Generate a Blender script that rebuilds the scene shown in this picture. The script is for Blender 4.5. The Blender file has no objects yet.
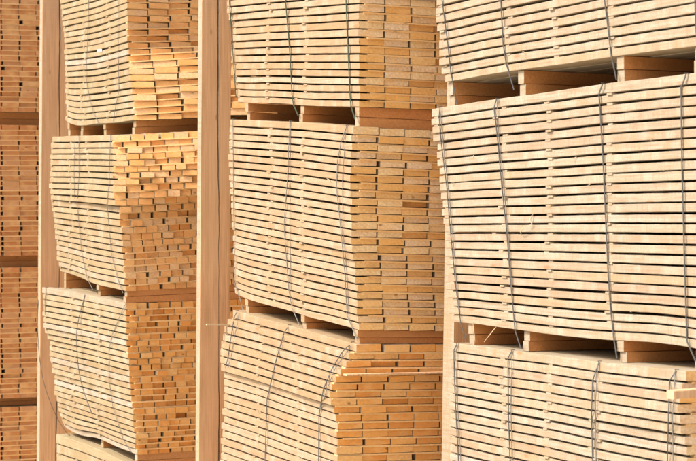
import bpy, math, random
from mathutils import Vector
random.seed(11)
PI = math.pi
scn = bpy.context.scene
COL = scn.collection

# ---------------------------------------------------------------- frame of the stack row
F = 2000.0; CX = 348.0; HY = 236.0            # focal length and horizon used to survey the photograph
ANG = math.atan2(.398, .917)
E = (math.cos(ANG), math.sin(ANG))            # across the bundles (local x, "b")
S = (-math.sin(ANG), math.cos(ANG))           # along the boards, away from the viewer (local y, "a")
GROUND = -1.25

def lerp(a, b, t): return a + (b - a) * t
def interp(tab, k):
    if k <= tab[0][0]: return tab[0][1]
    for (k0, v0), (k1, v1) in zip(tab, tab[1:]):
        if k <= k1: return lerp(v0, v1, (k - k0) / (k1 - k0))
    return tab[-1][1]

# ---------------------------------------------------------------- materials
def nodes_of(name):
    m = bpy.data.materials.new(name); m.use_nodes = True
    nt = m.node_tree; nt.nodes.clear()
    out = nt.nodes.new('ShaderNodeOutputMaterial'); bs = nt.nodes.new('ShaderNodeBsdfPrincipled')
    nt.links.new(bs.outputs[0], out.inputs[0])
    return m, nt, bs
def N(nt, typ, **kw):
    n = nt.nodes.new(typ)
    for k, v in kw.items(): setattr(n, k, v)
    return n
def L(nt, a, b): nt.links.new(a, b)
def mixc(nt, fac, a, b, mode='MIX'):
    n = N(nt, 'ShaderNodeMix', data_type='RGBA', blend_type=mode)
    for i, v in ((0, fac), (6, a), (7, b)):
        if isinstance(v, (int, float, tuple)): n.inputs[i].default_value = v if not isinstance(v, tuple) else (*v, 1)
        else: L(nt, v, n.inputs[i])
    return n.outputs[2]
def ramp(nt, fac, stops, interp_mode='LINEAR'):
    n = N(nt, 'ShaderNodeValToRGB'); cr = n.color_ramp; cr.interpolation = interp_mode
    while len(cr.elements) < len(stops): cr.elements.new(.5)
    for e, (p, c) in zip(cr.elements, stops):
        e.position = p; e.color = (*c, 1) if isinstance(c, tuple) else (c, c, c, 1)
    L(nt, fac, n.inputs[0]); return n.outputs[0]
def coords(nt, scale, offset_by=None, amount=37.0):
    tc = N(nt, 'ShaderNodeTexCoord'); v = tc.outputs['Object']
    if offset_by is not None:
        mu = N(nt, 'ShaderNodeVectorMath', operation='MULTIPLY_ADD')
        L(nt, offset_by, mu.inputs[0]); mu.inputs[1].default_value = (amount, amount * 1.7, amount * .6); L(nt, v, mu.inputs[2]); v = mu.outputs[0]
    mp = N(nt, 'ShaderNodeMapping'); mp.inputs['Scale'].default_value = scale; L(nt, v, mp.inputs[0])
    return mp.outputs[0]
def noise(nt, vec, scale=1, detail=4, rough=.55):
    n = N(nt, 'ShaderNodeTexNoise'); n.inputs['Scale'].default_value = scale; n.inputs['Detail'].default_value = detail
    n.inputs['Roughness'].default_value = rough; L(nt, vec, n.inputs['Vector']); return n.outputs['Fac']
def tint(nt):
    a = N(nt, 'ShaderNodeAttribute', attribute_name='tint'); return a.outputs['Fac'], a.outputs['Vector']

def mat_side(name, pal, knot=(.30, .16, .07), grain=(.28, .18, .10), patch=(.36, .265, .15), light=(.45, .42, .34), saw=(.26, .185, .115)):
    m, nt, bs = nodes_of(name)
    f, fv = tint(nt)
    base = ramp(nt, f, [(0, pal[0]), (.3, pal[1]), (.6, pal[2]), (.85, pal[3]), (1, pal[4])])
    g = noise(nt, coords(nt, (150, 5, 150), fv), 1, 5, .6)              # grain running along the board
    c = mixc(nt, ramp(nt, g, [(.4, 0.0), (.7, .75)]), base, grain)
    p = noise(nt, coords(nt, (.6, 26, 4), fv), 1, 3, .6)                # patches along the board
    sel = N(nt, 'ShaderNodeMath', operation='MULTIPLY'); L(nt, ramp(nt, p, [(.42, 0.0), (.66, .8)]), sel.inputs[0])
    L(nt, ramp(nt, noise(nt, coords(nt, (.4, .8, .4), fv, 29), 1, 1), [(.42, .15), (.62, 1.0)]), sel.inputs[1])
    c = mixc(nt, sel.outputs[0], c, patch)
    p2 = noise(nt, coords(nt, (.6, 17, 3), fv, 53), 1, 2, .5)
    c = mixc(nt, ramp(nt, p2, [(.5, 0.0), (.72, .5)]), c, light)
    s = noise(nt, coords(nt, (.5, 170, 30), fv, 11), 1, 2, .5)          # band-saw chatter
    c = mixc(nt, ramp(nt, s, [(.5, 0.0), (.72, .45)]), c, saw)
    fz = noise(nt, coords(nt, (420, 110, 420), fv, 7), 1, 2, .7)        # saw fuzz
    c = mixc(nt, ramp(nt, fz, [(.5, 0.0), (.64, .42)], 'LINEAR'), c, grain)
    vo = N(nt, 'ShaderNodeTexVoronoi'); vo.inputs['Scale'].default_value = 1; L(nt, coords(nt, (9, 4.5, 14), fv, 91), vo.inputs['Vector'])
    c = mixc(nt, ramp(nt, vo.outputs['Distance'], [(.05, .7), (.11, 0.0)]), c, knot)
    L(nt, c, bs.inputs['Base Color']); bs.inputs['Roughness'].default_value = .72
    bs.inputs['Specular IOR Level'].default_value = .25
    bp = N(nt, 'ShaderNodeBump'); bp.inputs['Strength'].default_value = .5; bp.inputs['Distance'].default_value = .0012
    mx = N(nt, 'ShaderNodeMath', operation='ADD'); L(nt, s, mx.inputs[0]); L(nt, g, mx.inputs[1])
    L(nt, mx.outputs[0], bp.inputs['Height']); L(nt, bp.outputs[0], bs.inputs['Normal'])
    return m

def mat_end(name, pal):
    m, nt, bs = nodes_of(name)
    f, fv = tint(nt)
    base = ramp(nt, f, [(i / 6, c) for i, c in enumerate(pal)], 'CONSTANT')
    g = noise(nt, coords(nt, (110, 10, 150), fv), 1, 6, .75)
    c = mixc(nt, ramp(nt, g, [(.35, 0.0), (.7, .75)]), base, (.55, .30, .12))
    big = noise(nt, coords(nt, (16, 2, 22), fv, 71), 1, 2, .5)
    c = mixc(nt, ramp(nt, big, [(.48, 0.0), (.68, .6)]), c, (.82, .52, .22))
    wv = N(nt, 'ShaderNodeTexWave', wave_type='RINGS', rings_direction='Y'); wv.inputs['Scale'].default_value = 28
    wv.inputs['Distortion'].default_value = 7; wv.inputs['Detail'].default_value = 2; wv.inputs['Detail Scale'].default_value = .6
    L(nt, coords(nt, (1, .05, 1), fv, .37), wv.inputs['Vector'])
    c = mixc(nt, ramp(nt, wv.outputs['Fac'], [(.3, 0.0), (1, .14)]), c, (.55, .31, .12))
    vo = N(nt, 'ShaderNodeTexVoronoi'); vo.inputs['Scale'].default_value = 1; L(nt, coords(nt, (11, 3, 16), fv, 17), vo.inputs['Vector'])
    c = mixc(nt, ramp(nt, vo.outputs['Distance'], [(.04, .75), (.10, 0.0)]), c, (.22, .11, .045))
    L(nt, c, bs.inputs['Base Color']); bs.inputs['Roughness'].default_value = .85
    bs.inputs['Specular IOR Level'].default_value = .2
    bp = N(nt, 'ShaderNodeBump'); bp.inputs['Strength'].default_value = .6; bp.inputs['Distance'].default_value = .002
    L(nt, g, bp.inputs['Height']); L(nt, bp.outputs[0], bs.inputs['Normal'])
    return m

def mat_post():
    m, nt, bs = nodes_of('planed_post_timber')
    g = noise(nt, coords(nt, (130, 130, 4)), 1, 6, .7)
    big = noise(nt, coords(nt, (10, 10, 1.6)), 1, 3, .5)
    c = mixc(nt, ramp(nt, g, [(.34, 0.0), (.66, 1.0)]), (.76, .50, .28), (.50, .29, .14))
    c = mixc(nt, ramp(nt, big, [(.4, 0.0), (.7, .6)]), c, (.74, .53, .32))
    vo = N(nt, 'ShaderNodeTexVoronoi'); vo.inputs['Scale'].default_value = 1; L(nt, coords(nt, (13, 13, 5)), vo.inputs['Vector'])
    c = mixc(nt, ramp(nt, vo.outputs['Distance'], [(.06, .8), (.115, 0.0)]), c, (.24, .12, .06))
    L(nt, c, bs.inputs['Base Color']); bs.inputs['Roughness'].default_value = .75
    s = noise(nt, coords(nt, (4, 4, 160)), 1, 2, .5)
    bp = N(nt, 'ShaderNodeBump'); bp.inputs['Strength'].default_value = .5; bp.inputs['Distance'].default_value = .0015
    mx = N(nt, 'ShaderNodeMath', operation='ADD'); L(nt, g, mx.inputs[0]); L(nt, s, mx.inputs[1])
    L(nt, mx.outputs[0], bp.inputs['Height']); L(nt, bp.outputs[0], bs.inputs['Normal'])
    return m
def mat_plain(name, col, rough=.5, metal=0, var=.3):
    m, nt, bs = nodes_of(name)
    n = noise(nt, coords(nt, (40, 40, 40)), 1, 3)
    c = mixc(nt, ramp(nt, n, [(.4, 0.0), (.65, var)]), col, tuple(x * .6 for x in col))
    L(nt, c, bs.inputs['Base Color']); bs.inputs['Roughness'].default_value = rough; bs.inputs['Metallic'].default_value = metal
    return m
def mat_ground():
    m, nt, bs = nodes_of('pale_yard_gravel')
    n = noise(nt, coords(nt, (3, 3, 3)), 1, 6, .7); n2 = noise(nt, coords(nt, (160, 160, 160)), 1, 2)
    c = mixc(nt, n, (.42, .35, .26), (.52, .44, .33)); c = mixc(nt, ramp(nt, n2, [(.45, 0.0), (.7, .5)]), c, (.60, .52, .40))
    L(nt, c, bs.inputs['Base Color']); bs.inputs['Roughness'].default_value = .95
    return m

cream  = [(.335, .278, .208), (.355, .332, .250), (.36, .345, .272), (.34, .292, .193), (.39, .382, .332)]
peach  = [(.355, .25, .14), (.38, .30, .19), (.39, .33, .225), (.345, .25, .13), (.42, .37, .28)]
yellow = [(.30, .25, .13), (.33, .29, .165), (.345, .31, .19), (.285, .225, .115), (.40, .38, .32)]
M_SIDE = {'cream': mat_side('pale_sawn_spruce', cream), 'peach': mat_side('peach_sawn_pine', peach), 'yellow': mat_side('yellow_sawn_pine', yellow)}
M_END = {
 'tan': mat_end('tan_end_grain', [(.86, .53, .18), (.88, .73, .48), (.88, .62, .27), (.86, .73, .51), (.86, .50, .15), (.88, .72, .42), (.85, .49, .15)]),
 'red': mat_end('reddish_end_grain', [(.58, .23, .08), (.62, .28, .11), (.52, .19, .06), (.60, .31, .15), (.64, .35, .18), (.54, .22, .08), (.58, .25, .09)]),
 'orange': mat_end('orange_end_grain', [(.85, .39, .085), (.86, .45, .12), (.80, .34, .07), (.84, .42, .11), (.86, .54, .21), (.82, .40, .10), (.84, .38, .08)]),
 'mixed': mat_end('mixed_end_grain', [(.84, .47, .18), (.82, .40, .13), (.84, .61, .36), (.82, .44, .17), (.78, .55, .32), (.85, .50, .21), (.82, .44, .16)]),
}
M_LATH = mat_side('thin_lath_wood', [(.80, .52, .22), (.82, .56, .26), (.82, .58, .28), (.78, .48, .18), (.84, .64, .36)], grain=(.66, .40, .16), patch=(.74, .46, .20), light=(.84, .64, .36), saw=(.60, .36, .15))
M_BEAR = mat_side('bearer_wood_warm_shade', [(.60, .27, .09), (.62, .30, .11), (.61, .28, .10), (.56, .23, .07), (.64, .35, .15)], grain=(.42, .17, .05), patch=(.54, .24, .08), light=(.66, .38, .16), saw=(.40, .18, .06))  # orange of bounced shade painted into the bearers' long sides
M_POST = mat_post()
M_POSTL = mat_side('sunlit_post_edge', cream)  # sunlit tone painted on the posts' left faces
M_STRAP = {'green': mat_plain('dark_green_strap', (.03, .05, .022), .6), 'dark': mat_plain('dark_grey_strap', (.07, .072, .07), .45),
           'grey': mat_plain('dull_grey_wire', (.17, .165, .15), .5), 'black': mat_plain('black_strap', (.04, .04, .045), .4)}
M_SPL = mat_plain('pale_splinter', (.56, .43, .27), .7)
M_TAG = mat_plain('white_paper', (.55, .54, .52), .7, 0, .1)

# ---------------------------------------------------------------- mesh building
class MB:
    def __init__(s): s.v = []; s.f = []; s.mi = []; s.t = []
    def sweep(s, rings, tintv, side=0, end=1):
        """rings: list of equal-length closed cross sections -> capped solid"""
        n = len(rings[0]); o = len(s.v)
        for r in rings: s.v += r
        for i in range(len(rings) - 1):
            for j in range(n):
                a = o + i * n + j; b = o + i * n + (j + 1) % n
                s.f.append((a, b, b + n, a + n)); s.mi.append(side); s.t.append(tintv)
        s.f.append(tuple(o + j for j in reversed(range(n)))); s.mi.append(end); s.t.append(tintv)
        q = o + (len(rings) - 1) * n
        s.f.append(tuple(q + j for j in range(n))); s.mi.append(end); s.t.append(tintv)
    def build(s, name, mats, parent=None):
        me = bpy.data.meshes.new(name); me.from_pydata(s.v, [], s.f)
        for m in mats: me.materials.append(m)
        me.polygons.foreach_set('material_index', [min(x, len(mats) - 1) for x in s.mi])
        at = me.attributes.new('tint', 'FLOAT', 'FACE'); at.data.foreach_set('value', s.t)
        me.update()
        o = bpy.data.objects.new(name, me); COL.objects.link(o)
        if parent: o.parent = parent
        import bmesh
        bm = bmesh.new(); bm.from_mesh(me); bmesh.ops.recalc_face_normals(bm, faces=bm.faces[:]); bm.to_mesh(me); bm.free()
        return o

def section(b0, b1, z0, z1, y, ch):
    """chamfered rectangle; y may be a function of b"""
    yy = y if callable(y) else (lambda b: y)
    pts = [(b0 + ch, z0), (b1 - ch, z0), (b1, z0 + ch), (b1, z1 - ch), (b1 - ch, z1), (b0 + ch, z1), (b0, z1 - ch), (b0, z0 + ch)] if ch else \
          [(b0, z0), (b1, z0), (b1, z1), (b0, z1)]
    return [(b, yy(b), z) for b, z in pts]

# ---------------------------------------------------------------- bundles
class Bundle:
    def __init__(s, O, Lg, W, n, left, right, guides, tilt=0., gap=.0045, bw=.0885, side='cream', end='tan', laths=(), label='', xmax=696,
                 yaw=(), bearers=(0,), bearer_w=.034, lath_w=.027, hseed=0, jit=.0028, bvar=.0, inset=.012, slit=1.2):
        s.__dict__.update(locals()); s.O = O
        s.g = {}
        for k, pts in guides.items():
            tab = []
            for p in pts:
                if p[0] == 'z': tab = [(0., p[1])]; break
                a, b = s.invert_x(k, p[0])
                tab.append((a, (HY - p[1]) * s.depth(a, b) / F))
            s.g[k] = sorted(tab)
        s.ks = sorted(s.g)
    def depth(s, a, b): return s.O[1] + b * E[1] + a * S[1]
    def a_from(s, x, b):
        q = (x - CX) / F
        return (q * (s.O[1] + b * E[1]) - (s.O[0] + b * E[0])) / (S[0] - q * S[1])
    def b_from(s, x, a):
        q = (x - CX) / F
        return (q * (s.O[1] + a * S[1]) - (s.O[0] + a * S[0])) / (E[0] - q * E[1])
    def bf(s, k, a):                                     # front line of layer k
        bR = s.b_from(interp(s.right, k), 0) if s.right else 0.
        bL = s.b_from(interp(s.left, k), s.Lg) if s.left else 0.
        return lerp(bR, bL, a / s.Lg)
    def invert_x(s, k, x):
        b = 0.
        for _ in range(6):
            a = s.a_from(x, b); b = s.bf(k, a)
        return a, b
    def zg(s, k, a):
        tab = s.g[k]
        if len(tab) == 1: return tab[0][1]
        def lin(q):
            if q <= tab[0][0] or q >= tab[-1][0]:
                (x0, y0), (x1, y1) = (tab[0], tab[1]) if q <= tab[0][0] else (tab[-2], tab[-1])
                return y0 + (y1 - y0) * (q - x0) / (x1 - x0)
            return interp(tab, q)
        return sum(lin(a + d) for d in (-.11, -.07, -.035, 0, .035, .07, .11)) / 7
    def z(s, k, a):                                      # bottom of layer k-1 == top of gap above layer k
        if k <= s.ks[0]: return s.zg(s.ks[0], a)
        for k0, k1 in zip(s.ks, s.ks[1:]):
            if k <= k1: return lerp(s.zg(k0, a), s.zg(k1, a), (k - k0) / (k1 - k0))
        return s.zg(s.ks[-1], a)
    def project(s, a, b, z):
        X = s.O[0] + b * E[0] + a * S[0]; Y = s.depth(a, b)
        return CX + F * X / Y, HY - F * z / Y
    def build(s, lower):
        R = random.Random(s.hseed)
        root = bpy.data.objects.new('lumber_bundle', None); COL.objects.link(root)
        root.location = (s.O[0], s.O[1], 0); root.rotation_euler = (0, 0, ANG); root.empty_display_size = .1
        root['label'] = s.label; root['category'] = 'lumber bundle'; root['group'] = 'strapped bundles of sawn boards in the stacks'
        zbase = min(s.z(s.n, 0), s.z(s.n, s.Lg)) - .05
        root.location.z = zbase; s.root = root; s.zb = zbase
        items = []                                       # (score, builder)
        nst = 9
        walk = 0.
        for k in range(s.n):
            yaw = interp(s.yaw, k) if s.yaw else 0.
            ty = math.tan(math.radians(yaw))
            walk = walk * .8 + R.uniform(-.004, .004); b = R.uniform(-.0025, .0025); off = R.gauss(0, s.jit * .5); j = 0
            extra = R.gauss(0, .0006)
            while b < s.W:
                w = s.bw * (1 + R.uniform(-.006, .006) + (R.uniform(-s.bvar, s.bvar) if R.random() < .5 else 0))
                sl = R.choice([.0008, .0012, .002, .003, .004, .005, .006]) if R.random() < (.97 if s.bw > .08 else .9) else R.uniform(.007, .013)
                a0 = R.gauss(0, s.jit) + off + (R.uniform(.008, .02) if R.random() < .02 and j > 0 else 0)
                a1 = s.Lg + R.gauss(0, .006)
                dth = R.uniform(-.0009, .0004); bow = R.uniform(-.0012, .0012); tv = R.random()
                if j == 0: dth = R.uniform(-.0006, .0016); bow = R.choice((-1, 1)) * R.uniform(0, .0016)
                front = (j == 0)
                def mk(mb, k=k, b=b, w=w, a0=a0, a1=a1, ty=ty, dth=dth, bow=bow, tv=tv, front=front, q=R.random() * 9):
                    rings = []; ns = 34 if front else nst
                    rj = random.Random(int(q * 1e5))
                    ch = .0011 if front else .0008
                    for i in range(ns + 1):
                        u = i / ns; a = lerp(a0, a1, u)
                        bb = s.bf(k + .5, a) + b
                        zt = s.z(k, a) - (s.gap if k > 0 else .0005); zl = s.z(k + 1, a)
                        zz = (b) * s.tilt
                        bo = bow * math.sin(PI * u) + (.0005 * math.sin(7 * u + q) if front else 0)
                        wv = (.0009 * math.sin(11 * u + q * 3) + .0006 * math.sin(29 * u + q)) if front else 0
                        z0 = zl + zz + (bo if bo > 0 else 0) + .0003; z1 = zt + zz + dth + min(bo, 0)
                        sk = ty * (1 - u)
                        if front: z0 += rj.uniform(0, .0007); z1 -= rj.uniform(0, .0008); wv += rj.uniform(-.0004, .0004)
                        yf = (lambda b_, a=a, sk=sk, b0=bb - b: a - sk * (b_ - b0))
                        rings.append([(p, y_, z_ - zbase) for p, y_, z_ in section(bb + wv, bb + w - .0004, z0, z1, yf, ch)])
                    mb.sweep(rings, tv)
                bf0 = s.bf(k + .5, a0)
                xe, ye = s.project(0, bf0 + b + w / 2, (s.z(k, 0) + s.z(k + 1, 0)) / 2)
                xl, yl = s.project(s.Lg * .5, bf0 + b, (s.z(k, s.Lg * .5) + s.z(k + 1, s.Lg * .5)) / 2)
                sc = 0
                if front and -8 < yl < 470 and s.xmax > 50: sc = 100
                elif -4 < xe < s.xmax and -6 < ye < 467: sc = 10 - j * .3
                elif k in (0, s.n - 1): sc = 2 - j * .1
                items.append((sc, len(items), mk))
                sl *= s.slit
                b += w + sl + (walk if j == 0 and walk > 0 and s.bw > .08 else 0); j += 1
        items.sort(key=lambda t: (-t[0], t[1]))
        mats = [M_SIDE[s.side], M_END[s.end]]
        for sc, _, mk in items[:100]:
            if sc <= 0: break
            mb = MB(); mk(mb); mb.build('board', mats, root)
        rest = [t for i, t in enumerate(items) if i >= 100 or t[0] <= 0]
        if rest:
            mb = MB()
            for _, _, mk in rest: mk(mb)
            o = mb.build('board', mats, root); o['kind'] = 'stuff'
        # laths between the layers
        lat = []
        pos = [('near', .0)] + [('mid', p) for p in s.laths] + [('far', s.Lg)]
        for k in range(1, s.n):
            yaw = interp(s.yaw, k) if s.yaw else 0.
            ty = math.tan(math.radians(yaw))
            for kind, p in pos:
                lw = s.lath_w * R.uniform(.8, 1.15); tv = R.random()
                if kind == 'near':
                    ac = lw / 2 - R.uniform(.0005, .0045); bs_ = R.uniform(.012, .04)
                    if s.end != 'tan': bs_ = R.uniform(.0, .02)
                elif kind == 'far': ac = s.Lg - lw / 2 - R.uniform(.0, .02); bs_ = R.uniform(-.002, .004)
                else:
                    ac = s.invert_x(k, p + (R.gauss(0, 1.3)))[0]; bs_ = R.uniform(-.004, .0035)
                    if R.random() < .06: bs_ = .02
                if kind == 'mid' and R.random() < .04: ac += R.uniform(-.09, .09)
                ln = s.W + R.uniform(-.01, .01)
                def mk(mb, k=k, lw=lw, ac=ac, b0=bs_, b1=ln, ty=(ty if kind == 'near' else 0), tv=tv, rr=R.uniform(-.15, .15)):
                    rings = []
                    for i in range(7):
                        b = lerp(b0, b1, i / 6)
                        a = ac - ty * b
                        bb = s.bf(k, a) + b
                        zt = s.z(k, ac) + b * s.tilt - .0002; zl = zt - s.gap - .0010
                        dz = s.z(k, ac + lw / 2) - s.z(k, ac - lw / 2)
                        rings.append([(bb, a - lw / 2, zl - dz / 2 - zbase), (bb, a + lw / 2, zl + dz / 2 - zbase),
                                      (bb, a + lw / 2, zt + dz / 2 - zbase), (bb, a - lw / 2, zt - dz / 2 - zbase)])
                    mb.sweep(rings, tv, 0, 0)
                x_, y_ = s.project(ac, s.bf(k, ac), s.z(k, ac))
                vis = -3 < y_ < 464 and (-3 < x_ < 700 or kind == 'near')
                lat.append((({'near': 10, 'mid': 6, 'far': 3}[kind]) if vis else 0, len(lat), mk, M_LATH if kind == 'near' else M_SIDE[s.side]))
        lat.sort(key=lambda t: (-t[0], t[1]))
        for sc, _, mk, lm in lat[:100]:
            if sc <= 0: break
            mb = MB(); mk(mb); mb.build('lath', [lm], root)
        rest = [t for i, t in enumerate(lat) if i >= 100 or t[0] <= 0]
        if rest:
            mb = MB()
            for _, _, mk, _ in rest: mk(mb)
            o = mb.build('lath', [M_SIDE[s.side]], root); o['kind'] = 'stuff'
        # bearers under the bundle: two battens on top of each other
        for p in s.bearers:
            a = s.inset + s.bearer_w / 2 if p == 0 else (s.Lg - .03 if p == 'far' else s.invert_x(s.n, p)[0])
            two = True
            for half in (0, 1):
                mb = MB(); rings = []
                da = R.uniform(-.003, .003); db = R.uniform(.002, .012); hw = s.bearer_w / 2
                for i in range(7):
                    b = lerp(db, s.W - .01, i / 6)
                    rg = []
                    vals = []
                    for aa in (a - hw + da, a + hw + da):
                        bb = s.bf(s.n, aa) + b
                        top = s.z(s.n, aa) + b * s.tilt - .0005
                        if lower: low = lower.z(0, aa) + (bb - lower.bf(0, aa)) * lower.tilt + .0008
                        else: low = GROUND + .001
                        if top - low < .012: low = top - .012
                        mid = (top + low) / 2
                        vals.append((bb, aa, (low, mid - .0008) if half else (mid + .0008, top)))
                    (bb0, a_0, (l0, t0)), (bb1, a_1, (l1, t1)) = vals
                    rings.append([(bb0, a_0, l0 - zbase), (bb1, a_1, l1 - zbase), (bb1, a_1, t1 - zbase), (bb0, a_0, t0 - zbase)])
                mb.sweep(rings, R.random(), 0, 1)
                mb.build('bearer', [M_BEAR, M_SIDE[s.side]], root)  # long sides carry the painted shade tone, ends the plain board colour
        return root
    def surf(s, x, y, out=.0022):
        """point a given distance in front of the lit side face, under photograph position x, y (local coordinates)"""
        k = s.n / 2
        for _ in range(12):
            kk = max(0, min(s.n, k)); b = 0.
            for _ in range(6):
                a = s.a_from(x, b); b = s.bf(kk, a) - out
            z = (HY - y) * s.depth(a, b) / F
            lo, hi = 0., float(s.n)
            for _ in range(14):
                mid = (lo + hi) / 2
                if s.z(mid, a) > z: lo = mid
                else: hi = mid
            k = (lo + hi) / 2
        return (b, a, z - s.zb)
    def strap(s, pts, width=.005, mat='grey', over_top=False, name='strap', loose=None, label=None, foot=False):
        P = []
        if loose is None:
            for (x0, y0), (x1, y1) in zip(pts, pts[1:]):
                m = max(2, int(math.hypot(x1 - x0, y1 - y0) / 7))
                for i in range(m): P.append(Vector(s.surf(lerp(x0, x1, i / m), lerp(y0, y1, i / m), .0052)))
            P.append(Vector(s.surf(*pts[-1], .0052)))
            if over_top:
                p = P[0]; zt = s.z(0, p.y) + .0025 - s.zb
                P = [Vector((p.x + d, p.y, zt + d * s.tilt)) for d in (.008, .002, -.003)] + [Vector((p.x, p.y, zt - .004))] + P[1:]
        else:
            raw = [Vector(s.surf(x, y, o)) for (x, y), o in zip(pts, loose)]
            for i in range(len(raw) - 1):                # Catmull-Rom
                p0, p1, p2, p3 = raw[max(i - 1, 0)], raw[i], raw[i + 1], raw[min(i + 2, len(raw) - 1)]
                for q in range(8):
                    t = q / 8
                    P.append(.5 * ((2 * p1) + (p2 - p0) * t + (2 * p0 - 5 * p1 + 4 * p2 - p3) * t * t + (3 * p1 - p0 - 3 * p2 + p3) * t ** 3))
            P.append(raw[-1])
        hw = width * .39; th = .0008
        rings = []
        for i, p in enumerate(P):
            d = (P[min(i + 1, len(P) - 1)] - P[max(i - 1, 0)]).normalized()
            ax = Vector((0, 1, 0)); ax = (ax - d * ax.dot(d)).normalized(); nn = d.cross(ax)
            rings.append([tuple(p + ax * hw * u + nn * th * v) for u, v in ((-1, -1), (1, -1), (1, 1), (-1, 1))])
        mb = MB(); mb.sweep(rings, .5, 0, 0)
        o = mb.build(name, [M_STRAP[mat] if mat in M_STRAP else mat], s.root)
        if label: o['label'] = label
        return o

def corner(x, depth): return ((x - CX) / F * depth, depth)
O4 = (.860, 4.966); O3 = corner(357, 6.44); O2 = corner(128, 8.35); O1 = corner(-16, 10.4)

B = {}
# --- nearest stack, on the right
B['4.1'] = Bundle(O4, 1.40, 1.0, 26, [(0, 430), (16, 435), (20, 437), (23, 440), (26, 445)], [(0, 704), (26, 703)],
    {0: [(430, -138), (500, -163), (560, -187), (615, -212), (700, -245)], 26: [(445, 83), (500, 73), (560, 65), (615, 57), (700, 46)]},
    tilt=-.01, side='cream', end='tan', laths=(507, 555, 611), bearers=(0, 'far', 519, 619), hseed=1, gap=.0045,
    label='cream board bundle at the top right corner, cut by the top of the photo')
B['4.2'] = Bundle(O4, 1.40, 1.0, 26, [(0, 432), (2, 432), (5, 437), (10, 441), (15, 445), (26, 452)], [(0, 702), (26, 702)],
    {0: [(432, 109), (495, 99), (548, 92.5), (601, 84), (700, 72.5)], 19: [(452, 265.3), (575.6, 270.7), (700, 276.5)], 26: [(452, 322.5), (470, 323), (490, 326), (510, 329), (545, 334), (600, 340), (640, 341.5), (672, 344), (700, 350)]},
    side='cream', laths=(504, 549, 609), bearers=(0, 469, 524, 620), hseed=2, gap=.0045,
    label='large cream board bundle in the middle of the right stack, bulging left at its top')
B['4.3'] = Bundle(O4, 1.40, 1.0, 32, [(0, 452), (7, 450), (14, 449), (32, 449)],
    [(0, 687), (1, 684), (2, 681), (3, 678), (5, 678), (6, 684), (8, 686), (32, 686)],
    {0: [(452, 343), (511, 350.5), (546, 354), (600, 362), (685, 371)], 32: [('z', GROUND + .08)]},
    side='cream', laths=(503, 548, 596), bearers=(0, 'far', 520, 610), hseed=3, gap=.0045,
    label='cream board bundle at the bottom right with a batten sticking out past its near corner')
# --- second stack, with the tan end faces
B['3.1'] = Bundle(O3, 1.20, 1.0, 24, [(0, 226), (11, 227), (12, 231), (18, 232), (24, 237)], [(0, 359), (23, 359), (24, 358)],
    {0: [(226, -62.5), (304, -76), (357, -87)], 11: [(231, 13.4), (265, 10), (304, 7.5), (357, 3.2)], 18: [(233, 62.4), (290, 61.5), (357, 61.8)],
     24: [(237, 102), (245, 103.5), (275, 103.5), (310, 106.5), (357, 107)]},
    tilt=-.012, side='peach', end='tan', laths=(268, 305), bearers=(0, 246, 300), xmax=443, hseed=4, gap=.0045,
    label='straight bundle bound with three dark green straps, second stack from the right')
B['3.2'] = Bundle(O3, 1.20, 1.0, 26, [(0, 230), (4, 229), (9, 230), (17, 233), (26, 235)],
    [(0, 354.5), (1, 352), (3, 351), (16, 351.5), (17, 354), (18, 356), (26, 358)],
    {0: [(231, 119.3), (297, 121.5), (354, 126.5)], 13: [(231.5, 208.2), (272, 214.8), (304, 220.5), (352, 229.2)],
     26: [(235, 294), (241, 297.7), (269, 305.8), (291, 311), (301.7, 316), (334, 323), (357, 330)]},
    tilt=-.03, side='peach', end='tan', laths=(270, 303), bearers=(0, 245, 302), xmax=443, hseed=5,
    label='bundle in the picture centre with grey wires and tan and grey board ends')
B['3.3'] = Bundle(O3, 1.20, 1.0, 32, [(0, 234), (1.5, 228), (3, 222.5), (5, 221.5), (7.9, 220), (8, 225), (12, 223.5), (20, 220.5), (32, 221)],
    [(0, 360.5), (1, 351), (2, 348), (3, 341), (4, 338), (5, 333), (6, 331), (7.9, 330), (8, 334), (9, 336), (12, 337.5), (14, 336), (32, 337)],
    {0: [(234, 310), (295, 326.5), (359, 344)], 8: [(223, 370), (252, 378), (280, 387.5), (330, 404)], 32: [('z', GROUND + .08)]},
    tilt=-.02, side='peach', end='orange', laths=(258, 297), bearers=(0, 'far', 300), xmax=443, hseed=6,
    label='leaning bundle below the centre whose top layers have slid out, with deep orange board ends')
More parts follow.
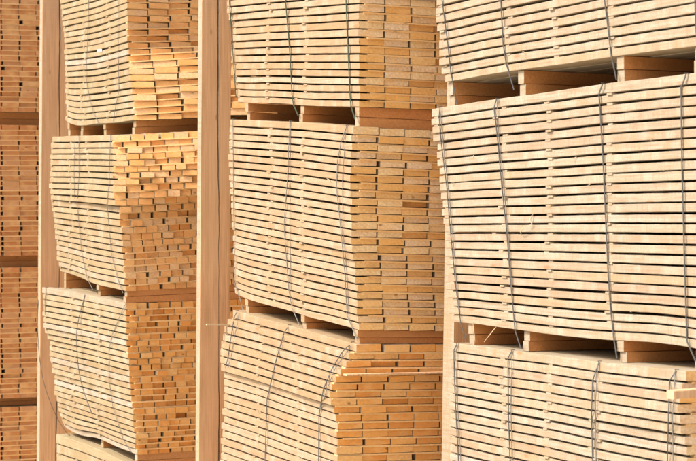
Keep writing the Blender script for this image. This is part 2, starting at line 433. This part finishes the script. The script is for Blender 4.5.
# --- third stack, smaller battens
B['2.1'] = Bundle(O2, 1.02, 1.0, 26, [(0, 61), (6, 61), (9, 63), (14, 65), (26, 66)], [(0, 126), (10, 127), (16, 128.5), (20, 131), (26, 135)],
    {0: [(61, -24), (96, -36), (126, -50)], 10: [(65, 32), (96, 26), (128, 15)], 18: [(66, 77), (96, 75.5), (129, 68)],
     26: [(66, 121.5), (69, 124.5), (83, 126.4), (96, 123.6), (111, 123.6), (135.4, 120.3)]},
    tilt=.06, gap=.0044, side='yellow', end='mixed', bw=.086, slit=1.7, laths=(83, 108), bearers=(0, 80, 103, 'far'), xmax=194, hseed=7, jit=.006,
    yaw=[(0, 0), (14.5, 0), (16.5, 27), (26, 27)], label='yellowish bundle at the top left with a white paper scrap on its curved layers')  # lower rows' end planes shaped to catch the sun and form its patch
B['2.2'] = Bundle(O2, 1.02, .95, 24, [(0, 53), (1, 51), (9, 50), (11, 51), (14, 54), (18, 56), (22, 57.5), (24, 60)],
    [(0, 116), (1, 113.7), (9, 113.7), (10, 115), (10.9, 115), (11, 119), (14, 121), (19, 123.5), (24, 125.5)],
    {0: [(53, 136.5), (85, 136), (116, 135)], 8: [(50, 182.5), (85, 183), (114, 185)], 16: [(56, 229), (85, 234), (121, 240)],
     24: [(60, 271.3), (79, 277), (94, 284.3), (114, 288.6), (125.6, 291.5)]},
    tilt=.055, gap=.0044, side='yellow', end='mixed', bw=.046, laths=(70, 87), bearers=(0, 64, 97), xmax=194, hseed=8, jit=.006, bvar=.25, slit=1.0,
    yaw=[(0, 27), (5, 27), (9, 20), (12, 0)], label='bundle of narrow battens left of the middle post whose upper batten ends stand in sunlight')  # upper rows' ends turned on purpose towards the sun, making the bright patch
B['2.3'] = Bundle(O2, 1.02, .95, 25, [(0, 44), (1, 43), (7, 43.5), (8, 46), (9, 49), (14, 51), (15, 54), (19, 55), (21, 58), (24, 62), (25, 66)],
    [(0, 126), (7, 127), (13, 130), (16, 132), (20, 134), (23, 136), (25, 137.5)],
    {0: [(44, 287.6), (69, 291.5), (97, 297), (125, 303)], 12: [(50, 356), (90, 366), (131, 377)], 20: [(56, 401), (95, 414), (134, 427)],
     25: [(62, 422), (70, 430), (86, 437), (99.5, 437), (110, 443.4), (123, 449), (137.5, 454.6)]},
    tilt=.02, gap=.0044, side='yellow', end='orange', bw=.046, laths=(71, 98), bearers=(0, 100), xmax=194, hseed=9, jit=.006, bvar=.25, slit=1.0,
    label='sagging bundle of narrow battens with a broken black strap and a wavy bottom')
B['2.4'] = Bundle(O2, 1.02, .95, 7, [(0, 56), (7, 58)], [(0, 137), (7, 137)],
    {0: [(56, 434), (84, 443), (110, 454), (137, 468)], 7: [('z', GROUND + .035)]},
    tilt=.0, gap=.0044, side='yellow', end='orange', bw=.046, laths=(78, 104), bearers=(0, 'far', 95), xmax=194, hseed=10,
    label='lowest bundle of the third stack, only its corner rising below the sagging wavy one')
# --- farthest stack, only its shaded ends are in the frame
for key, (y0, y1, n, lab) in {
    '1.1': (-22, 112, 26, 'bundle of shaded board ends in the top left corner of the photo'),
    '1.2': (125, 256, 26, 'far left bundle of shaded board ends, second from the top'),
    '1.3': (267.5, 398.5, 26, 'far left bundle of shaded board ends, third from the top'),
    '1.4': (407, None, 13, 'bundle of shaded board ends in the bottom left corner of the photo')}.items():
    zz = lambda y: (HY - y) * 10.45 / F
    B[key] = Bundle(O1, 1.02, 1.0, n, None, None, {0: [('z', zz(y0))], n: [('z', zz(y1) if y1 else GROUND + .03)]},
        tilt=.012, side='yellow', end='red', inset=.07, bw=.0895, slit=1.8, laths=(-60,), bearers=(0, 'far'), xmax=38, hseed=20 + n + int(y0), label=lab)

for col in ('4', '3', '2', '1'):
    ks = sorted(k for k in B if k[0] == col)
    for i, k in enumerate(ks):
        B[k].build(B[ks[i + 1]] if i + 1 < len(ks) else None)

# ---------------------------------------------------------------- straps
st = lambda k, pts, **kw: B[k].strap(pts, **kw)
W1 = .0055
st('4.1', [(440, -60), (442, 0), (447.7, 43), (451, 74), (453, 82), (457, 105)], width=W1, mat='dark')
st('4.1', [(499, -80), (500.8, 0), (503, 43), (506, 63), (514, 90)], width=W1, mat='dark')
st('4.1', [(602, -80), (604.5, 0), (608, 28), (611, 54), (616.5, 80)], width=W1, mat='dark')
st('4.1', [(694, -80), (695, 0), (696, 30), (699, 60)], width=W1, mat='dark')
st('4.2', [(440, 108), (439, 116.7), (441, 140.5), (446.6, 186), (450.3, 230), (456, 288.5), (460.7, 323), (466, 341)], width=.004, mat='dark', over_top=True)
st('4.2', [(440, 108), (443, 140.5), (449.5, 200), (454, 250), (458, 300), (460.4, 322)], width=.0028, mat='grey')
st('4.2', [(496.5, 98), (494, 108), (497.5, 138), (502, 188), (506.6, 230), (510.5, 280), (515, 330), (521, 349)], width=.0055, mat='dark', over_top=True)
st('4.2', [(497, 99), (499, 138), (504, 188), (508.6, 240), (512, 290)], width=.0025, mat='grey')
st('4.2', [(602.4, 84), (599, 94), (601, 124), (603.5, 170), (608, 270), (610, 302.5), (613.6, 337), (617, 358)], width=.0058, mat='dark', over_top=True)
st('4.2', [(686, 76.5), (681, 87), (682, 165), (684.7, 270), (687, 341.5), (695.6, 361)], width=.0055, mat='dark', over_top=True)
st('4.3', [(457, 344), (454, 350), (454, 361), (455, 393.5), (458.5, 461), (460, 520)], width=.005, mat='dark', over_top=True)
st('4.3', [(457, 345), (457.5, 400), (461, 461), (461, 520)], width=.0025, mat='grey')
st('4.3', [(512, 351), (508, 358), (508.4, 413), (510, 461), (511, 520)], width=.005, mat='dark', over_top=True)
st('4.3', [(512, 352), (511, 413), (512.5, 461), (513, 520)], width=.0025, mat='grey')
st('4.3', [(599, 362), (592.6, 380.5), (591.5, 415), (592.6, 461), (593, 540)], width=.0048, mat='dark', over_top=True)
st('4.3', [(598, 365), (595.5, 400), (596, 461), (597, 540)], width=.003, mat='grey')
st('4.3', [(676, 371), (669.6, 380.5), (668.5, 415), (667.4, 461), (667, 540)], width=.004, mat='dark', over_top=True)
st('4.3', [(675, 373), (672.5, 415), (673, 461), (673, 540)], width=.003, mat='grey')
st('3.1', [(229, -40), (229.5, 2), (233, 54), (236, 97.5)], width=.007, mat='green')
st('3.1', [(283, -60), (285.5, 0), (290, 54), (292, 95), (293.5, 105), (298.5, 116)], width=.008, mat='green')
st('3.1', [(345, -70), (346, 0), (348.3, 54), (350, 95), (351, 106), (355, 119)], width=.008, mat='green')
st('3.2', [(233, 120), (233.4, 177), (234, 230), (234.5, 283), (241, 302), (243, 311)], width=.0035, over_top=True)
st('3.2', [(290, 121.5), (288.5, 150), (287.6, 177), (284, 225), (287.6, 275), (288.7, 289.5), (292, 308), (299.5, 325)], width=.0042, over_top=True)
st('3.2', [(290.5, 122), (290, 177), (290, 230), (291, 290)], width=.002)
st('3.2', [(346.5, 126.5), (341, 142), (337.5, 161.5), (336.4, 187.5), (339.6, 217), (345, 275), (347, 315.5), (358, 341.5)], width=.0042, over_top=True)
st('3.2', [(346, 129), (342.5, 180), (343, 230), (347.5, 280), (349, 320)], width=.002)
st('3.3', [(237, 311), (234, 318), (228, 357), (225.5, 368)], width=.0042, mat='dark', over_top=True)
st('3.3', [(239, 313), (231, 357), (228, 368)], width=.0022)
st('3.3', [(289, 325), (284, 333), (275.5, 362), (267, 400), (265, 461), (264, 520)], width=.0055, mat='dark', over_top=True)
st('3.3', [(352, 342.5), (342, 352), (332, 368.6), (323.4, 389), (319, 415), (318.6, 456), (318, 520)], width=.0055, mat='dark', over_top=True)
st('3.3', [(351, 346), (335, 368.6), (327, 389), (320, 410)], width=.003)
st('2.1', [(89, -30), (88.5, 17), (86, 76), (88.6, 95), (94, 114), (99, 124)], width=.0032)
st('2.1', [(118, -40), (118, 50), (119, 90), (115, 110), (113, 122)], width=.0032)
st('2.2', [(79, 136.5), (79, 177), (77, 203), (82, 255), (87, 278), (93, 290)], width=.0035, over_top=True)
st('2.2', [(110.5, 135.5), (109, 185), (107, 203), (111.5, 255), (118, 280), (123, 293)], width=.0032, over_top=True)
st('2.2', [(75, 137), (74, 170), (75, 203)], width=.002)
st('2.3', [(46, 288.5), (45, 300), (45, 315)], width=.004, mat='dark', over_top=True)
st('2.3', [(125.5, 303), (119, 318), (112, 335), (109, 350), (109, 380), (113, 408), (123, 439), (131, 452)], width=.0035, over_top=True)
B['2.3'].strap([(85, 295), (82, 306), (78, 322), (76.6, 334), (77, 350), (78.5, 368), (83, 389), (92, 414)], width=.0075, mat='black',
    loose=[.003, .004, .012, .02, .022, .03, .04, .05], label='broken black strap with a loose end')
B['2.3'].strap([(70, 434), (68.5, 435), (62, 426), (54, 411), (45, 387), (40, 362), (37.8, 335), (37.5, 315), (38.5, 300)], width=.006, mat='black',
    loose=[.004, .01, .03, .05, .08, .10, .11, .10, .08], label='long loose black strap bowing out to the left')

# ---------------------------------------------------------------- small loose bits on the bundles
def sliver(bk, x0, y0, x1, y1, out0, out1, w=.002, mat=M_SPL, name='splinter', th=.001, curl=0):
    b = B[bk]; p = Vector(b.surf(x0, y0, out0)); q = Vector(b.surf(x1, y1, out1)); rings = []
    for i in range(7):
        t = i / 6; c = p.lerp(q, t) + Vector((-curl * math.sin(PI * t), curl * 1.5 * math.sin(PI * t), 0))
        d = (q - p).normalized(); ax = Vector((1, .3, .2)).cross(d).normalized(); nn = d.cross(ax)
        k = w * (1 - .75 * abs(2 * t - .8) / 1.2 if name == 'splinter' else 1)
        rings.append([tuple(c + ax * k * u + nn * th * v) for u, v in ((-1, -1), (1, -1), (1, 1), (-1, 1))])
    mb = MB(); mb.sweep(rings, .4, 0, 0); return mb.build(name, [mat], b.root)
sliver('4.2', 522, 235, 532, 224, .002, .008, .0022, curl=.01)
sliver('4.2', 532, 224, 533, 214, .008, .003, .0018, curl=.004)
sliver('4.2', 473, 322, 475.5, 342, .004, .006, .0009)
sliver('4.2', 496, 327, 484, 342, .003, .008, .0012)
R = random.Random(5)
for bk, n in (('4.1', 3), ('4.2', 8), ('4.3', 5), ('3.1', 3), ('3.2', 6), ('3.3', 6), ('2.1', 2), ('2.2', 2)):
    b = B[bk]
    for _ in range(n):
        k = R.randint(1, b.n - 1); a = R.uniform(.06, .95) * b.Lg
        x, y = b.project(a, b.bf(k, a), b.z(k, a))
        if not (0 < y < 455 and 0 < x < 692): continue
        sliver(bk, x, y, x + R.uniform(-5, 5), y + R.uniform(-5, 4), .0005, R.uniform(.004, .012), R.uniform(.0005, .0011), curl=R.uniform(-.004, .006))
t = sliver('2.1', 97, 50.5, 102, 50.2, .002, .004, .006, M_TAG, 'paper_scrap', .0006)

def stick(bk, p, q, w, h, name, mat, tv=.3):
    """straight batten between two local points"""
    b = B[bk]; p = Vector((p[0], p[1], p[2] - b.zb)); q = Vector((q[0], q[1], q[2] - b.zb)); d = (q - p).normalized()
    ax = Vector((0, 0, 1)).cross(d).normalized(); up = d.cross(ax)
    rings = []
    for i in range(9):
        c = p.lerp(q, i / 8)
        rings.append([tuple(c + ax * w / 2 * u + up * h / 2 * v) for u, v in ((-1, -.8), (-.9, -1), (.9, -1), (1, -.8), (1, .8), (.9, 1), (-.9, 1), (-1, .8))])
    mb = MB(); mb.sweep(rings, tv, 0, 0); return mb.build(name, mat, b.root)
# batten sticking out at the near corner of the lowest right bundle
b = B['4.3']; kb = 2.1; bq = b.bf(kb, 0)
stick('4.3', (bq - .062, -.05, b.z(kb, 0) + .003), (bq + .5, -.028, b.z(kb, 0) + .020), .03, .021, 'batten', [M_POST], .1)['label'] = 'stray batten sticking out past the corner'
# long reddish lath lying proud of the board ends
b = B['3.3']; bq = b.bf(4, 0)
stick('3.3', (bq + .015, -.022, b.z(4, 0) + .002), (bq + .55, -.014, b.z(4, 0) - .002), .03, .006, 'lath', [M_POST], .05)['label'] = 'long lath sliding out over the board ends'
b = B['3.2']; a = b.Lg - .03
z0 = (HY - 327.5) * b.depth(a, 0) / F
b3 = B['3.3']; a = b3.Lg - .02; bq = b3.bf(2, a)
stick('3.3', (bq - .085, a, b3.z(2, a) + .006), (bq + .2, a, b3.z(2, a) - .003), .012, .005, 'lath', [M_SPL], .4)['label'] = 'thin lath end poking out to the left'

# ---------------------------------------------------------------- posts
def post(xt, yt, xb, yb, depth, wid, dep, label, crack):
    zt = (HY - yt) * depth / F; zb = (HY - yb) * depth / F
    Xt = (xt - CX) / F * depth; Xb = (xb - CX) / F * depth
    lean = (Xt - Xb) / (zt - zb)
    X0 = Xb + lean * (GROUND - zb)
    o_ = bpy.data.objects.new('rack_post', None); COL.objects.link(o_)
    o_.location = (X0, depth, GROUND); o_.rotation_euler = (0, 0, ANG)
    o_['label'] = label; o_['category'] = 'post'; o_['group'] = 'timber posts between the stacks'
    H = 2.9; n = 90; Rr = random.Random(crack)
    mb = MB(); rings = []; ph = Rr.random() * 6; x = 0.
    for i in range(n + 1):
        z = H * i / n; l = lean * z / math.cos(ANG)
        x += Rr.gauss(0, .0007)
        c = wid * (.62 if crack > 0 else .5) + .006 * math.sin(z * 2.1 + ph) + x
        g = .0026 * (1 + .6 * math.sin(z * 3.7 + ph)) if crack != 3 else .0004
        e = .002
        rings.append([(l + e, 0, z), (l + c - g, 0, z), (l + c, .012, z), (l + c + g, 0, z), (l + wid - e, 0, z), (l + wid, e, z),
                      (l + wid, dep, z), (l, dep, z), (l + 0, e, z)])
    mb.sweep(rings, .4, 0, 0)
    ob = mb.build('post_core', [M_POST], o_)
    return o_
# left face strips are the same timber with a sunlit tone painted in: second slot by face direction
def sunlit_edge(o_):
    for c in o_.children:
        me = c.data; me.materials.append(M_POSTL)
        for p in me.polygons:
            if p.normal.x < -.8: p.material_index = 1
        at = me.attributes['tint'].data
        for v in at: v.value = .45
def post_single(*a):
    o_ = post(*a); c = o_.children[0]
    m = c; m.parent = None; m.name = 'rack_post_mesh'
    m.location = o_.location; m.rotation_euler = o_.rotation_euler
    for k in ('label', 'category', 'group'): m[k] = o_[k]
    bpy.data.objects.remove(o_); m.name = 'rack_post'
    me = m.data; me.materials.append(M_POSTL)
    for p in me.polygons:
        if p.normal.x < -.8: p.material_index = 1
    return m
post_single(201.5, 0, 198.5, 461, 7.80, .125, .036, 'middle timber post with a long crack, left of the centre bundles', 1)
post_single(42, 0, 39, 461, 9.72, .135, .042, 'leftmost timber post, standing beside the shaded far left bundles', 2)
post_single(457, 95, 451.5, 461, 6.33, .13, .07, 'timber post mostly hidden behind the right stack, only its pale edge showing', 3)

# ---------------------------------------------------------------- ground
mb = MB(); r = 150
me = bpy.data.meshes.new('ground'); me.from_pydata([(-r, -r, GROUND), (r, -r, GROUND), (r, r, GROUND), (-r, r, GROUND)], [], [(0, 1, 2, 3)])
g = bpy.data.objects.new('ground', me); COL.objects.link(g); me.materials.append(mat_ground()); g['kind'] = 'structure'

# ---------------------------------------------------------------- light
ELEV = math.radians(48)
hd = Vector((-E[0], -E[1])) ; back = Vector((S[0], S[1]))
h = (hd * math.cos(math.radians(2.5)) + back * math.sin(math.radians(2.5))).normalized()
sd = Vector((h.x * math.cos(ELEV), h.y * math.cos(ELEV), math.sin(ELEV)))
sun = bpy.data.lights.new('sun', 'SUN'); sun.energy = 2.1; sun.angle = math.radians(.5); sun.color = (1, .945, .875)
so = bpy.data.objects.new('sun', sun); COL.objects.link(so); so.rotation_euler = sd.to_track_quat('Z', 'Y').to_euler()
w = bpy.data.worlds.new('World'); scn.world = w; w.use_nodes = True
nt = w.node_tree; bg = nt.nodes['Background']; sky = nt.nodes.new('ShaderNodeTexSky'); sky.sky_type = 'NISHITA'; sky.sun_disc = False
sky.dust_density = 8.0; sky.air_density = .6; sky.ozone_density = 0.0; sky.sun_elevation = ELEV; sky.sun_rotation = math.atan2(sd.x, sd.y)
nt.links.new(sky.outputs[0], bg.inputs[0]); bg.inputs[1].default_value = .15

# ---------------------------------------------------------------- camera
cam = bpy.data.cameras.new('camera'); co = bpy.data.objects.new('camera', cam); COL.objects.link(co)
co.location = (0, 0, 0); co.rotation_euler = (PI / 2, 0, 0)
cam.sensor_width = 36; cam.lens = 36 * F / 696; cam.shift_y = 5.5 / 696
cam.clip_end = 500; cam.clip_start = .05
cam.dof.use_dof = True; cam.dof.focus_distance = 6.7; cam.dof.aperture_fstop = 11
scn.camera = co
scn.view_settings.view_transform = 'Standard'; scn.view_settings.look = 'None'; scn.view_settings.exposure = 0.72
